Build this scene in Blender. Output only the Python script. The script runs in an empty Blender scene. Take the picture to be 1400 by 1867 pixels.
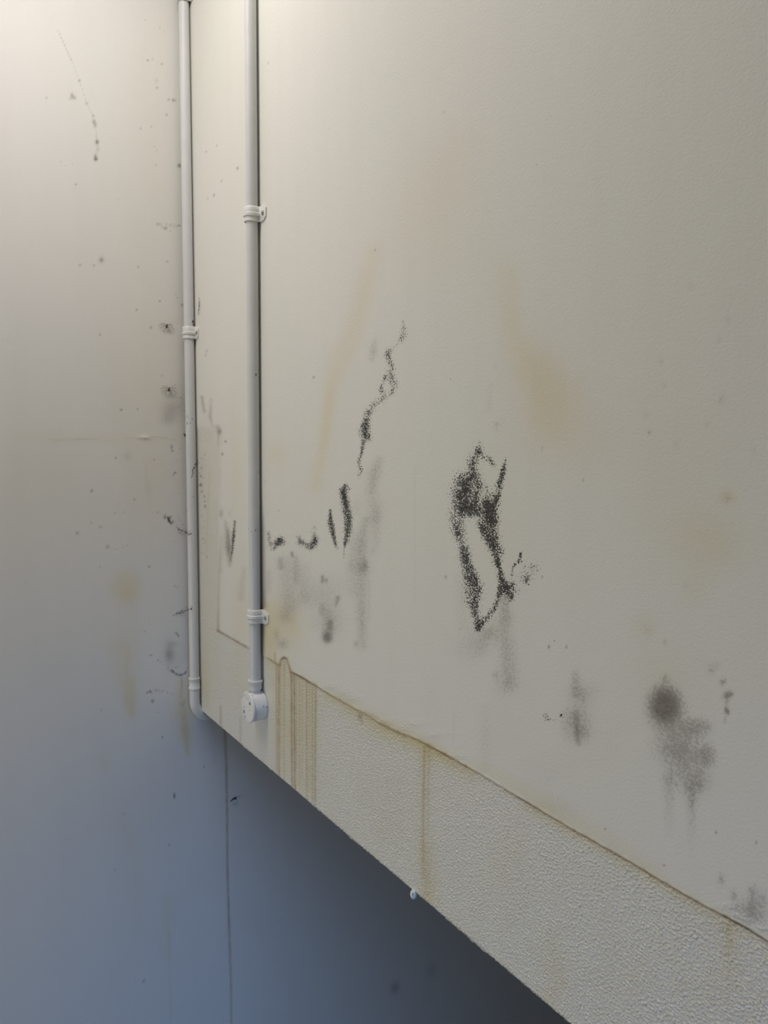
import bpy, bmesh, math, random
import numpy as np
from mathutils import Vector, Matrix

# ------------------------------------------------------------------ camera
EYE = 2.6
CX, CY = 1.560, -0.555
YAW, PITCH, ROLL = math.radians(33.5), math.radians(5.57), math.radians(0.5)
FPX = 1400.0                                    # focal length for a 1400 x 1867 frame

scene = bpy.context.scene
COL = scene.collection
fw = Vector((-math.cos(YAW) * math.cos(PITCH), math.sin(YAW) * math.cos(PITCH), -math.sin(PITCH)))
r0 = Vector((math.sin(YAW), math.cos(YAW), 0.0))
u0 = r0.cross(fw)
rt = r0 * math.cos(ROLL) + u0 * math.sin(ROLL)
up = -r0 * math.sin(ROLL) + u0 * math.cos(ROLL)
cam_data = bpy.data.cameras.new('camera')
cam_data.sensor_fit = 'HORIZONTAL'
cam_data.sensor_width = 36.0
cam_data.lens = 36.0 * FPX / 1400.0
cam_data.clip_start = 0.02
cam = bpy.data.objects.new('camera', cam_data)
cam.matrix_world = Matrix(((rt.x, up.x, -fw.x, CX), (rt.y, up.y, -fw.y, CY), (rt.z, up.z, -fw.z, EYE), (0, 0, 0, 1)))
COL.objects.link(cam)
scene.camera = cam

# ------------------------------------------------------------------ light
world = bpy.data.worlds.new('world')
scene.world = world
world.use_nodes = True
bg = world.node_tree.nodes['Background']
bg.inputs['Color'].default_value = (0.70, 0.82, 1.0, 1)
bg.inputs['Strength'].default_value = 0.25


def area(name, loc, target, sx, sy, power, color):
    d = bpy.data.lights.new(name, 'AREA')
    d.shape = 'RECTANGLE'
    d.size, d.size_y = sx, sy
    d.energy = power
    d.color = color
    o = bpy.data.objects.new(name, d)
    o.location = loc
    o.rotation_euler = (Vector(target) - Vector(loc)).to_track_quat('-Z', 'Y').to_euler()
    COL.objects.link(o)
    return o


# the stairwell's ceiling tube lamp, a windowless side fill added to lift the lower walls, and blue daylight slanting down from behind the photographer
area('ceiling_lamp_light', (0.42, -0.76, EYE + 1.08), (0.42, -0.76, 0), 0.14, 1.30, 10.6, (1.0, 0.95, 0.905))
area('side_fill_light', (0.50, -1.93, EYE - 0.85), (0.50, 0.0, EYE - 0.65), 0.8, 0.8, 6.4, (1.0, 1.0, 0.95))
low = area('window_daylight', (2.6, -0.27, EYE - 0.15), (0.0, 0.06, EYE - 1.62), 0.5, 0.7, 2.1, (0.19, 0.46, 1.0))
low.data.spread = math.radians(58)

vs = scene.view_settings
vs.view_transform = 'Standard'
vs.look = 'None'
vs.exposure = 0.0
vs.gamma = 1.0
vs.use_curve_mapping = False

# ------------------------------------------------------------------ helpers
Fn, Rn, Un = np.array(fw), np.array(rt), np.array(up)
Cn = np.array((CX, CY, EYE))


def survey(P):
    """wall points -> picture coordinates the stains were measured in"""
    d = P - Cn
    z = d @ Fn
    ok = z > 0.05
    zz = np.where(ok, z, 1.0)
    u = np.where(ok, 700 + FPX * (d @ Rn) / zz, -9999.0)
    v = np.where(ok, 933.5 - FPX * (d @ Un) / zz, -9999.0)
    return u, v


def on_right(u, v, off=0.0):
    """measured point -> point on the right wall (plane y = -off)"""
    d = Fn + Rn * ((u - 700) / FPX) + Un * ((933.5 - v) / FPX)
    t = (-off - CY) / d[1]
    return Cn + t * d


def on_left(u, v, off=0.0):
    """measured point -> point on the left wall (plane x = off)"""
    d = Fn + Rn * ((u - 700) / FPX) + Un * ((933.5 - v) / FPX)
    t = (off - CX) / d[0]
    return Cn + t * d


def link(name, mesh, mat, parent=None):
    o = bpy.data.objects.new(name, mesh)
    COL.objects.link(o)
    if mat:
        mesh.materials.clear()
        mesh.materials.append(mat)
    if parent:
        o.parent = parent
    return o


def from_bm(name, bm, mat, parent=None, smooth=True, angle=40):
    me = bpy.data.meshes.new(name)
    bmesh.ops.recalc_face_normals(bm, faces=bm.faces)
    bm.to_mesh(me)
    bm.free()
    if smooth:
        for p in me.polygons:
            p.use_smooth = True
        me.set_sharp_from_angle(angle=math.radians(angle))
    return link(name, me, mat, parent)


def empty(name, loc):
    o = bpy.data.objects.new(name, None)
    o.location = loc
    o.empty_display_size = 0.02
    COL.objects.link(o)
    return o


def tag(o, label, cat, group=None):
    o['label'] = label
    o['category'] = cat
    if group:
        o['group'] = group
    return o


def structure(o, label=None):
    o['kind'] = 'structure'
    if label:
        o['label'] = label
        o['category'] = 'wall'
    return o


def tube(bm, pts, rad, n=16, cap=True):
    pts = [Vector(p) for p in pts]
    rads = rad if isinstance(rad, (list, tuple)) else [rad] * len(pts)
    rings = []
    ref = None
    for i, p in enumerate(pts):
        t = (pts[min(i + 1, len(pts) - 1)] - pts[max(i - 1, 0)]).normalized()
        if ref is None:
            ref = Vector((1, 0, 0)) if abs(t.x) < 0.9 else Vector((0, 1, 0))
        ref = (ref - t * ref.dot(t)).normalized()
        b = t.cross(ref)
        rings.append([bm.verts.new(p + (ref * math.cos(k * 2 * math.pi / n) + b * math.sin(k * 2 * math.pi / n)) * rads[i]) for k in range(n)])
    for a, c in zip(rings, rings[1:]):
        for k in range(n):
            bm.faces.new((a[k], a[(k + 1) % n], c[(k + 1) % n], c[k]))
    if cap:
        bm.faces.new(rings[0][::-1])
        bm.faces.new(rings[-1])


def lathe(bm, profile, origin, axis, n=40):
    """profile [(radius, along axis)]; closed at both ends when the radius is 0"""
    axis = Vector(axis).normalized()
    a = axis.orthogonal().normalized()
    b = axis.cross(a)
    origin = Vector(origin)
    rings = []
    for r, h in profile:
        if r < 1e-6:
            rings.append([bm.verts.new(origin + axis * h)])
        else:
            rings.append([bm.verts.new(origin + axis * h + (a * math.cos(k * 2 * math.pi / n) + b * math.sin(k * 2 * math.pi / n)) * r) for k in range(n)])
    for p, q in zip(rings, rings[1:]):
        for k in range(n):
            k2 = (k + 1) % n
            if len(p) == 1 and len(q) > 1:
                bm.faces.new((p[0], q[k2], q[k]))
            elif len(q) == 1 and len(p) > 1:
                bm.faces.new((p[k], p[k2], q[0]))
            elif len(p) > 1:
                bm.faces.new((p[k], p[k2], q[k2], q[k]))


def box_mesh(name, lo, hi, mat):
    bm = bmesh.new()
    bmesh.ops.create_cube(bm, size=1.0)
    for v in bm.verts:
        v.co = Vector(((lo[i] + hi[i]) / 2 + v.co[i] * (hi[i] - lo[i]) for i in range(3)))
    return from_bm(name, bm, mat, smooth=False)


# ------------------------------------------------------------------ materials
class N:
    """tiny node-tree writer"""

    def __init__(s, name):
        s.m = bpy.data.materials.new(name)
        s.m.use_nodes = True
        s.t = s.m.node_tree
        s.t.nodes.clear()
        s.out = s.t.nodes.new('ShaderNodeOutputMaterial')
        s.bsdf = s.t.nodes.new('ShaderNodeBsdfPrincipled')
        s.t.links.new(s.bsdf.outputs[0], s.out.inputs[0])

    def put(s, sock, v):
        if isinstance(v, bpy.types.NodeSocket):
            s.t.links.new(v, sock)
        else:
            sock.default_value = v

    def new(s, kind, out=0, ins=None, **props):
        n = s.t.nodes.new(kind)
        for k, v in props.items():
            setattr(n, k, v)
        for k, v in (ins or {}).items():
            s.put(n.inputs[k], v)
        return n.outputs[out]

    def math(s, op, a, b=0.0, c=0.0, clamp=False):
        n = s.t.nodes.new('ShaderNodeMath')
        n.operation = op
        n.use_clamp = clamp
        s.put(n.inputs[0], a)
        s.put(n.inputs[1], b)
        s.put(n.inputs[2], c)
        return n.outputs[0]

    def mix(s, f, a, b):
        n = s.t.nodes.new('ShaderNodeMix')
        n.data_type = 'RGBA'
        s.put(n.inputs[0], f)
        s.put(n.inputs[6], a)
        s.put(n.inputs[7], b)
        return n.outputs[2]

    def remap(s, v, a, b, c=0.0, d=1.0, smooth=False):
        n = s.t.nodes.new('ShaderNodeMapRange')
        n.interpolation_type = 'SMOOTHSTEP' if smooth else 'LINEAR'
        n.clamp = True
        for i, x in enumerate((v, a, b, c, d)):
            s.put(n.inputs[i], x)
        return n.outputs[0]

    def noise(s, vec, scale, detail=2.0, rough=0.5, dist=0.0):
        return s.new('ShaderNodeTexNoise', 0, {'Vector': vec, 'Scale': scale, 'Detail': detail, 'Roughness': rough, 'Distortion': dist})

    def coords(s, scale=(1, 1, 1), loc=(0, 0, 0)):
        o = s.new('ShaderNodeTexCoord', 3)
        return s.new('ShaderNodeMapping', 0, {'Vector': o, 'Scale': scale, 'Location': loc})


def rgb(r, g, b):
    return (r, g, b, 1.0)


def wall_material(name, base, base2, grey=0.0):
    s = N(name)
    co = s.coords()
    a1 = s.t.nodes.new('ShaderNodeVertexColor'); a1.layer_name = 'stain_a'
    a2 = s.t.nodes.new('ShaderNodeVertexColor'); a2.layer_name = 'stain_b'
    sa = s.t.nodes.new('ShaderNodeSeparateColor'); s.t.links.new(a1.outputs[0], sa.inputs[0])
    sb = s.t.nodes.new('ShaderNodeSeparateColor'); s.t.links.new(a2.outputs[0], sb.inputs[0])
    mould, smudge, rust = sa.outputs[0], sa.outputs[1], sa.outputs[2]
    yellow, stipple, dark = sb.outputs[0], sb.outputs[1], sb.outputs[2]
    # paint, faintly blotchy
    big = s.remap(s.noise(co, 2.6, 3), 0.35, 0.65)
    col = s.mix(big, base, base2)
    streak = s.remap(s.noise(s.coords((9, 9, 0.8)), 2.2, 3), 0.45, 0.75, 0, 0.05)
    col = s.mix(streak, col, rgb(0.50, 0.45, 0.38))
    # ochre damp wash
    yv = s.math('MULTIPLY', yellow, s.remap(s.noise(co, 14, 3), 0.25, 0.75, 0.7, 1.15))
    col = s.mix(s.math('MULTIPLY', yv, 0.95, clamp=True), col, rgb(0.63, 0.51, 0.18))
    # grey-brown mildew, half haze and half grain
    g1 = s.remap(s.noise(s.coords((0.6, 1, 0.7)), 640, 3, 0.65), 0.30, 0.70)
    lo = s.math('SUBTRACT', 0.98, smudge)
    grain = s.remap(g1, s.math('SUBTRACT', lo, 0.26), s.math('ADD', lo, 0.30), smooth=True)
    grain = s.math('MULTIPLY', grain, s.remap(smudge, 0.02, 0.14))
    haze = s.math('ADD', s.math('MULTIPLY', smudge, 0.34), s.math('MULTIPLY', s.math('POWER', smudge, 3.0), 0.30))
    haze = s.math('MULTIPLY', haze, s.remap(g1, 0, 1, 0.86, 1.08))
    sf = s.math('ADD', haze, s.math('MULTIPLY', grain, 0.22), clamp=True)
    col = s.mix(sf, col, rgb(0.115, 0.090, 0.066))
    # rust and drip lines
    rv = s.math('MULTIPLY', rust, s.remap(s.noise(co, 55, 4, 0.65), 0.32, 0.68, 0.6, 1.2), clamp=True)
    col = s.mix(s.math('MULTIPLY', rv, 0.9, clamp=True), col, rgb(0.26, 0.140, 0.022))
    # dirt with a shape of its own (cracks, brown fly specks), plus painted pipe-gap shade
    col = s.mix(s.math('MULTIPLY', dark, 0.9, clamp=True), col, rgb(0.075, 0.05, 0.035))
    # black mould: dense fine specks
    g2 = s.remap(s.noise(s.coords((0.55, 1, 0.72)), 780, 3, 0.7), 0.32, 0.68)
    mould = s.math('MULTIPLY', mould, s.remap(s.noise(s.coords((0.6, 1, 0.8)), 95, 3, 0.6), 0.30, 0.70, 0.70, 1.06))
    lo2 = s.math('SUBTRACT', 1.0, mould)
    sp = s.remap(g2, s.math('SUBTRACT', lo2, 0.05), s.math('ADD', lo2, 0.14), smooth=True)
    sp = s.math('MULTIPLY', sp, s.remap(mould, 0.03, 0.12))
    col = s.mix(s.math('MULTIPLY', sp, 0.95), col, rgb(0.016, 0.016, 0.014))
    # scattered tiny specks
    vo = s.new('ShaderNodeTexVoronoi', 0, {'Vector': co, 'Scale': 42.0})
    pick = s.remap(s.noise(co, 11, 2), 0.60, 0.66)
    sk = s.math('MULTIPLY', s.remap(vo, 0.045, 0.025), pick)
    col = s.mix(s.math('MULTIPLY', sk, 0.7), col, rgb(0.09, 0.06, 0.045))
    s.put(s.bsdf.inputs['Base Color'], col)
    # relief: roller texture everywhere, stippled blobs where the old coat shows
    fine = s.noise(co, 480, 2, 0.55)
    h = s.math('MULTIPLY', fine, s.remap(stipple, 0, 1, 0.20, 0.95))
    bump = s.new('ShaderNodeBump', 0, {'Height': h, 'Distance': 0.0013, 'Strength': 0.9})
    s.put(s.bsdf.inputs['Normal'], bump)
    ro = s.remap(stipple, 0, 1, 0.58, 0.26)
    ro = s.math('ADD', ro, s.math('MULTIPLY', sp, 0.3), clamp=True)
    s.put(s.bsdf.inputs['Roughness'], ro)
    s.put(s.bsdf.inputs['Specular IOR Level'], s.remap(stipple, 0, 1, 0.4, 0.6))
    return s.m


def plain_paint(name, c, rough=0.6):
    s = N(name)
    co = s.coords()
    col = s.mix(s.remap(s.noise(co, 3, 3), 0.35, 0.65), c, rgb(c[0] * .9, c[1] * .9, c[2] * .88))
    s.put(s.bsdf.inputs['Base Color'], col)
    s.put(s.bsdf.inputs['Roughness'], rough)
    s.put(s.bsdf.inputs['Normal'], s.new('ShaderNodeBump', 0, {'Height': s.noise(co, 300, 2), 'Distance': 0.0004, 'Strength': 0.4}))
    return s.m


def gloss_paint(name, c, dirt, rough=0.38):
    s = N(name)
    co = s.coords()
    blot = s.remap(s.noise(co, 30, 3), 0.40, 0.72)
    col = s.mix(s.math('MULTIPLY', blot, 0.25), c, rgb(c[0] * .82, c[1] * .83, c[2] * .85))
    vo = s.new('ShaderNodeTexVoronoi', 0, {'Vector': s.coords((1, 1, 0.6)), 'Scale': 150.0})
    pick = s.remap(s.noise(co, 22, 2), 0.66 - dirt, 0.72 - dirt)
    sk = s.math('MULTIPLY', s.remap(vo, 0.30, 0.16), pick)
    col = s.mix(s.math('MULTIPLY', sk, 0.75), col, rgb(0.06, 0.045, 0.035))
    s.put(s.bsdf.inputs['Base Color'], col)
    s.put(s.bsdf.inputs['Roughness'], rough)
    s.put(s.bsdf.inputs['Specular IOR Level'], 0.45)
    h = s.math('ADD', s.noise(s.coords((1, 1, 0.25)), 160, 2), s.math('MULTIPLY', s.noise(co, 45, 2), 0.6))
    s.put(s.bsdf.inputs['Normal'], s.new('ShaderNodeBump', 0, {'Height': h, 'Distance': 0.0006, 'Strength': 0.5}))
    return s.m


def simple(name, c, rough=0.7):
    s = N(name)
    co = s.coords()
    col = s.mix(s.remap(s.noise(co, 700, 2), 0.3, 0.7), c, rgb(c[0] * .55, c[1] * .55, c[2] * .55))
    s.put(s.bsdf.inputs['Base Color'], col)
    s.put(s.bsdf.inputs['Roughness'], rough)
    return s.m


M_RIGHT = wall_material('right_wall_paint', rgb(0.75, 0.73, 0.685), rgb(0.735, 0.73, 0.67))
M_LEFT = wall_material('left_wall_paint', rgb(0.755, 0.737, 0.715), rgb(0.74, 0.73, 0.705))
M_ROOM = plain_paint('stairwell_paint', rgb(0.70, 0.68, 0.63))
M_FLOOR = plain_paint('concrete_floor', rgb(0.16, 0.165, 0.17), 0.75)
M_PIPE = gloss_paint('white_pipe_paint', rgb(0.66, 0.66, 0.655), 0.0)
M_FIT = gloss_paint('white_fitting_paint', rgb(0.73, 0.725, 0.70), 0.03)
M_BOX = gloss_paint('white_box_paint', rgb(0.80, 0.795, 0.78), 0.16)
M_SCREW = simple('painted_screw', rgb(0.42, 0.40, 0.37), 0.45)
M_BUG = simple('insect_brown', rgb(0.055, 0.038, 0.028))
M_LEG = simple('insect_leg_brown', rgb(0.16, 0.12, 0.09))
M_WEB = simple('dusty_web_crumbs', rgb(0.10, 0.065, 0.045), 0.9)
M_WING = simple('insect_wing_grey', rgb(0.12, 0.115, 0.11))


# ------------------------------------------------------------------ stain map
class Map:
    def __init__(s, P):
        s.u, s.v = survey(P)
        n = len(P)
        s.ch = {k: np.zeros(n) for k in ('mould', 'smudge', 'rust', 'yellow', 'stipple', 'dark')}

    def near(s, pts, m):
        xs = [p[0] for p in pts]; ys = [p[1] for p in pts]
        return np.nonzero((s.u > min(xs) - m) & (s.u < max(xs) + m) & (s.v > min(ys) - m) & (s.v < max(ys) + m))[0]

    def add(s, ch, idx, val):
        a = s.ch[ch]
        a[idx] = 1 - (1 - a[idx]) * (1 - np.clip(val, 0, 1))

    def stroke(s, ch, pts, w, d, power=2.0):
        """pts [(u, v)], half-width w and density d: numbers or one per point"""
        n = len(pts)
        W = [w] * n if not hasattr(w, '__len__') else list(w)
        D = [d] * n if not hasattr(d, '__len__') else list(d)
        idx = s.near(pts, 2.6 * max(W))
        if not len(idx):
            return
        u, v = s.u[idx], s.v[idx]
        best = np.zeros(len(idx))
        if n == 1:
            r = np.hypot(u - pts[0][0], v - pts[0][1]) / W[0]
            best = D[0] * np.exp(-0.7 * r ** power)
        for i in range(n - 1):
            ax, ay = pts[i]; bx, by = pts[i + 1]
            dx, dy = bx - ax, by - ay
            t = np.clip(((u - ax) * dx + (v - ay) * dy) / (dx * dx + dy * dy + 1e-9), 0, 1)
            r = np.hypot(u - ax - t * dx, v - ay - t * dy) / (W[i] + (W[i + 1] - W[i]) * t)
            best = np.maximum(best, (D[i] + (D[i + 1] - D[i]) * t) * np.exp(-0.7 * r ** power))
        s.add(ch, idx, best)

    def blob(s, ch, c, rx, ry, d, power=2.0):
        idx = s.near([c], 2.6 * max(rx, ry))
        if len(idx):
            r = np.hypot((s.u[idx] - c[0]) / rx, (s.v[idx] - c[1]) / ry)
            s.add(ch, idx, d * np.exp(-0.7 * r ** power))

    def dots(s, ch, pts, step, w, d, rng, spread=2.0, keep=0.7):
        """a broken row of specks along a polyline"""
        for (ax, ay), (bx, by) in zip(pts, pts[1:]):
            k = max(1, int(math.hypot(bx - ax, by - ay) / step))
            for i in range(k):
                if rng.random() < keep:
                    t = (i + rng.random()) / k
                    s.blob(ch, (ax + (bx - ax) * t + rng.gauss(0, spread), ay + (by - ay) * t + rng.gauss(0, spread)),
                           w * rng.uniform(.6, 1.5), w * rng.uniform(.6, 1.3), d * rng.uniform(.5, 1.2))

    def write(s, me, total):
        for name, keys in (('stain_a', ('mould', 'smudge', 'rust')), ('stain_b', ('yellow', 'stipple', 'dark'))):
            at = me.color_attributes.new(name, 'FLOAT_COLOR', 'POINT')
            arr = np.zeros((total, 4), np.float32)
            arr[:, 3] = 1
            for i, k in enumerate(keys):
                arr[:len(s.u), i] = s.ch[k]
            at.data.foreach_set('color', arr.ravel())


JOINT = [(390, 1145), (398, 1150), (447, 1178), (470, 1191), (490, 1201), (510, 1213), (513, 1203), (518.6, 1198.6), (523.7, 1201.4), (526.5, 1211),
         (531, 1225), (550, 1234), (575.7, 1250), (598.6, 1264), (621, 1277), (650, 1293), (668, 1302), (690, 1317), (726, 1335), (750, 1343), (781, 1358.5),
         (812, 1375), (850, 1396.5), (893, 1421), (923, 1440), (951, 1456), (984, 1476), (1014, 1494), (1048, 1514), (1095, 1540),
         (1149, 1570.6), (1207, 1606), (1271, 1643), (1320, 1669), (1358, 1689), (1400, 1715), (1560, 1805)]


def joint_v(u):
    """lower edge of the smooth top coat"""
    xs = np.array([p[0] for p in JOINT]); ys = np.array([p[1] for p in JOINT])
    return np.interp(u, xs, ys)


def sstep(a, b, x):
    t = np.clip((x - a) / (b - a), 0, 1)
    return t * t * (3 - 2 * t)


def smooth_coat(u, v):
    """1 where the smooth top coat lies, 0 on the old stippled coat"""
    below = sstep(-2.0, 2.0, v - joint_v(u))
    leftcol = (1 - sstep(396, 404, u)) * sstep(775, 790, v + 3 * np.sin(u * .7))
    fade = sstep(1000, 860, v)          # the column's right border blurs higher up
    leftcol2 = (1 - sstep(398, 412, u)) * sstep(775, 790, v)
    st = np.maximum(below * (u > 380), np.maximum(leftcol, leftcol2 * fade))
    st = np.where(u < -5000, 0, st)
    return 1 - st


def stain_right(m):
    rng = random.Random(4)
    S, B = m.stroke, m.blob
    m.ch['stipple'][:] = 1 - smooth_coat(m.u, m.v)
    # stray blobs of stipple just above the edge
    for c in ((600, 1252), (625, 1262), (640, 1272), (700, 1316), (735, 1330), (757, 1318), (800, 1338), (830, 1378), (1330, 1652), (1345, 1668), (1362, 1676), (1390, 1690)):
        B('stipple', c, 16, 6, .7)
    # ---- black mould
    def K(pts, w, d):
        S('mould', pts, w, d)
        W = [x * 1.6 for x in w] if hasattr(w, '__len__') else w * 1.6
        D = [x * .20 for x in d] if hasattr(d, '__len__') else d * .20
        S('mould', pts, W, D)
    K([(737, 588), (738, 606), (731, 624), (722, 633)], [3, 6, 6, 3], [.42, .55, .42, .25])
    K([(711, 640), (708, 648), (714, 664), (718, 672)], [6, 7, 5, 4], [.62, .68, .45, .4])
    K([(711, 678), (716, 692), (720, 702), (716, 712)], [6, 8, 7, 5], [.52, .60, .55, .45])
    K([(703, 687), (701, 693)], 3, .75); K([(697, 704), (696, 712)], 3.2, .72); K([(700, 716), (698, 728)], 5, .35)
    K([(716, 716), (700, 730), (684, 738)], 5, .28)
    K([(684, 734), (678, 746), (676, 752)], [5, 7, 5], [.38, .42, .4])
    K([(671, 752), (668, 774), (666, 788), (671, 797)], [5, 8, 9, 7], [.55, .85, .88, .8])
    K([(664, 806), (661, 822), (655, 841)], [4, 3.2, 3], [.8, .72, .62]); K([(656, 848), (660, 856), (655, 868)], 4, [.55, .52, .42])
    K([(629, 886), (626, 894), (630, 914), (635, 937), (636, 962), (632, 986)], [4, 6, 7, 7, 6.5, 4.5], [.6, .88, .95, .88, .9, .8])
    K([(630, 990), (628.5, 1002), (628, 1016)], [2.4, 1.8, 1.6], [.7, .55, .4]); K([(633, 886), (638, 892)], 3, .45)
    K([(603, 930), (604, 956), (610, 980), (615, 1000)], [2.6, 5, 4, 2.4], [.75, .92, .85, .6])
    K([(490, 972), (492, 986), (499, 1002), (506, 992)], [3.5, 4, 4, 5], [.55, .5, .52, .7]); K([(506, 990), (512, 986), (519, 990)], [5, 7, 4], [.7, .92, .55])
    K([(546, 980), (549, 989), (558, 992), (566, 997), (572, 992), (576, 985)], [4, 6, 5.5, 6, 6.5, 5], [.6, .68, .6, .75, .82, .62])
    K([(574, 962), (573, 972), (576, 984)], [4, 4, 5], [.4, .5, .62])
    K([(429, 951), (427, 976), (425, 1000), (421, 1022)], [2.2, 2.8, 2.2, 2], [.7, .9, .7, .5])
    # the S-shaped ring
    K([(877, 808), (872, 826), (864, 842), (860, 862), (850, 882), (846, 906), (851, 922), (862, 936)],
      [5, 8, 10, 10, 13, 13, 11, 8], [.35, .55, .62, .6, .92, .98, .88, .75])
    K([(838, 868), (832, 900), (826, 941), (834, 972)], [9, 10, 10, 10], [.32, .40, .40, .45])
    K([(846, 930), (838, 955), (843, 986), (850, 1012)], [10, 10, 8, 7], [.52, .52, .55, .62])
    K([(848, 1006), (856, 1034), (863, 1054), (868, 1078), (866, 1101), (869, 1124), (873, 1144)], [7, 9, 11, 11, 9, 7, 6], [.65, .72, .80, .86, .72, .72, .72])
    K([(846, 1015), (856, 1060), (855, 1095)], [7, 9, 8], [.35, .42, .36])
    K([(874, 1144), (887, 1128), (902, 1111), (909, 1093), (914, 1072)], [5, 6, 5, 3.4, 5], [.72, .66, .6, .72, .88])
    K([(916, 1058), (924, 1072), (932, 1088)], [6, 10, 8], [.85, .92, .88]); K([(936, 1064), (946, 1080)], [6, 6], [.42, .32])
    K([(866, 918), (876, 932), (890, 940), (893, 928)], [7, 9, 12, 11], [.6, .7, 1.0, .98])
    K([(888, 914), (894, 936), (900, 950)], [7, 10, 8], [.72, 1.0, .8])
    K([(878, 956), (888, 974), (897, 992), (906, 1014), (911, 1037), (918, 1060)], [6, 8, 8, 7, 5, 5], [.8, .85, .86, .85, .85, .9])
    K([(896, 960), (905, 985), (914, 1006)], [11, 9, 6], [.66, .58, .45])
    K([(923, 838), (919, 858), (913, 880), (910, 900), (905, 916)], [3, 5, 5.5, 5, 5], [.5, .86, .86, .72, .6])
    K([(893, 834), (897, 842), (902, 848)], 4, [.6, .72, .62]); K([(876, 822), (884, 836)], [5, 4], [.55, .55])
    K([(878, 880), (888, 900), (902, 908)], [12, 14, 10], [.26, .34, .36]); K([(868, 868), (874, 892), (866, 912)], [7, 7, 7], [.5, .5, .66])
    K([(951, 1008), (950, 1014)], 2.4, .75); B('mould', (948, 1021), 4.5, 5, .85)
    K([(940, 1029), (936, 1036), (935, 1048)], [3, 1.8, 1.6], [.8, .7, .7])
    B('mould', (961, 1048), 13, 18, .45); B('mould', (962, 1058), 7, 7, .4); B('mould', (978, 1036), 9, 9, .32)
    B('mould', (997, 1307), 4, 7, .72); B('mould', (1003, 1312), 4, 4, .55); B('mould', (1012, 1313), 4, 3, .45); B('mould', (1024, 1304), 4, 5, .66)
    # ---- grey-brown mildew
    G = lambda pts, w, d: S('smudge', pts, w, d)
    B('smudge', (1214, 1289), 30, 34, 1.0, 3.2); B('smudge', (1214, 1286), 20, 24, .8); B('smudge', (1213, 1262), 14, 14, .6); B('smudge', (1214, 1236), 6, 7, .4)
    B('smudge', (1240, 1352), 40, 38, .52, 3); B('smudge', (1272, 1325), 26, 16, .52, 3); B('smudge', (1236, 1372), 28, 30, .35)
    B('smudge', (1290, 1377), 16, 20, .62, 3); B('smudge', (1262, 1412), 34, 34, .42, 3); B('smudge', (1270, 1428), 18, 16, .45)
    G([(1219, 1418), (1221, 1455), (1222, 1520)], [10, 8, 9], [.40, .32, .08]); G([(1264, 1440), (1263, 1462), (1262, 1490), (1262, 1545)], [8, 8, 7, 8], [.4, .55, .28, .06])
    G([(1050, 1228), (1051, 1262)], [7, 10], [.32, .5]); B('smudge', (1064, 1268), 16, 18, .38); B('smudge', (1085, 1258), 12, 10, .15)
    B('smudge', (1052, 1318), 24, 32, .50, 3); G([(1051, 1300), (1053, 1330), (1055, 1356)], [5, 5, 4], [.4, .65, .4]); B('smudge', (1066, 1340), 10, 12, .35)
    B('smudge', (1000, 1410), 40, 30, .12); B('smudge', (1015, 1470), 40, 18, .16)
    B('smudge', (1316, 1603), 6, 9, .5); B('smudge', (1339, 1632), 6, 9, .5); G([(1373, 1622), (1371, 1660)], [8, 11], [.5, .55]); B('smudge', (1352, 1655), 18, 14, .4)
    B('smudge', (1390, 1640), 10, 14, .48); B('smudge', (1385, 1672), 22, 14, .42)
    for c, r, d in (((1318, 1244), 4, .8), ((1324, 1240), 2.5, .7), ((1326, 1268), 6, .85), ((1334, 1266), 4, .8), ((1326, 1281), 3, .7), ((1325, 1293), 4, .8), ((1328, 1298), 4, .8),
                    ((1323, 1312), 3, .5), ((1298, 1220), 7, .4), ((1310, 1212), 5, .25), ((1213, 1170), 4, .35), ((1183, 1150), 8, .14)):
        B('smudge', c, r, r * 1.25, d)
    G([(684, 622), (682, 640), (679, 654)], [5, 7, 6], [.28, .42, .28])
    G([(692, 840), (684, 863), (678, 893)], [8, 11, 10], [.34, .44, .38]); G([(682, 918), (684, 945)], [14, 12], .30); G([(668, 950), (660, 990), (660, 1035)], [9, 11, 11], [.34, .5, .42])
    G([(689, 930), (688, 968), (684, 1003)], 8, [.25, .3, .2]); G([(645, 975), (642, 1030)], 8, [.15, .28]); B('smudge', (652, 924), 8, 14, .2); B('smudge', (667, 1030), 4, 8, .45)
    G([(662, 1036), (660, 1079), (660, 1121), (662, 1178)], [11, 10, 9, 9], [.40, .34, .46, .30]); G([(640, 1040), (645, 1080)], 10, .18); G([(674, 1060), (674, 1130)], 2.2, .16)
    G([(524, 1031), (527, 1070), (529, 1106), (522, 1122)], [18, 16, 15, 14], [.32, .36, .45, .48]); G([(541, 1018), (541, 1060)], 5, .32); G([(512, 1020), (513, 1034)], 4.5, .42)
    G([(555, 1040), (556, 1090)], [12, 10], [.24, .24]); G([(490, 1045), (491, 1075)], 6, .26); G([(533.5, 1008), (534, 1014)], 3, .62); B('smudge', (516, 1174), 10, 9, .48); B('smudge', (505, 1156), 5, 9, .42)
    G([(589, 1051), (589, 1060)], 3, .68); B('smudge', (596, 1058), 2.4, 4, .62); G([(617, 1090), (614, 1104)], [4, 2.6], [.66, .4])
    B('smudge', (597, 1125), 12, 22, .46); G([(603, 1134), (603, 1144)], 4.5, .7); B('smudge', (598, 1162), 9, 11, .92, 3); B('smudge', (600, 1150), 12, 12, .4); B('smudge', (588, 1112), 4, 7, .4)
    B('smudge', (577, 1092), 24, 22, .22); B('smudge', (600, 1072), 34, 24, .18); B('smudge', (616, 1130), 14, 22, .2); B('smudge', (572, 1138), 8, 12, .2); B('smudge', (650, 1174), 4, 5, .42)
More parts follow.
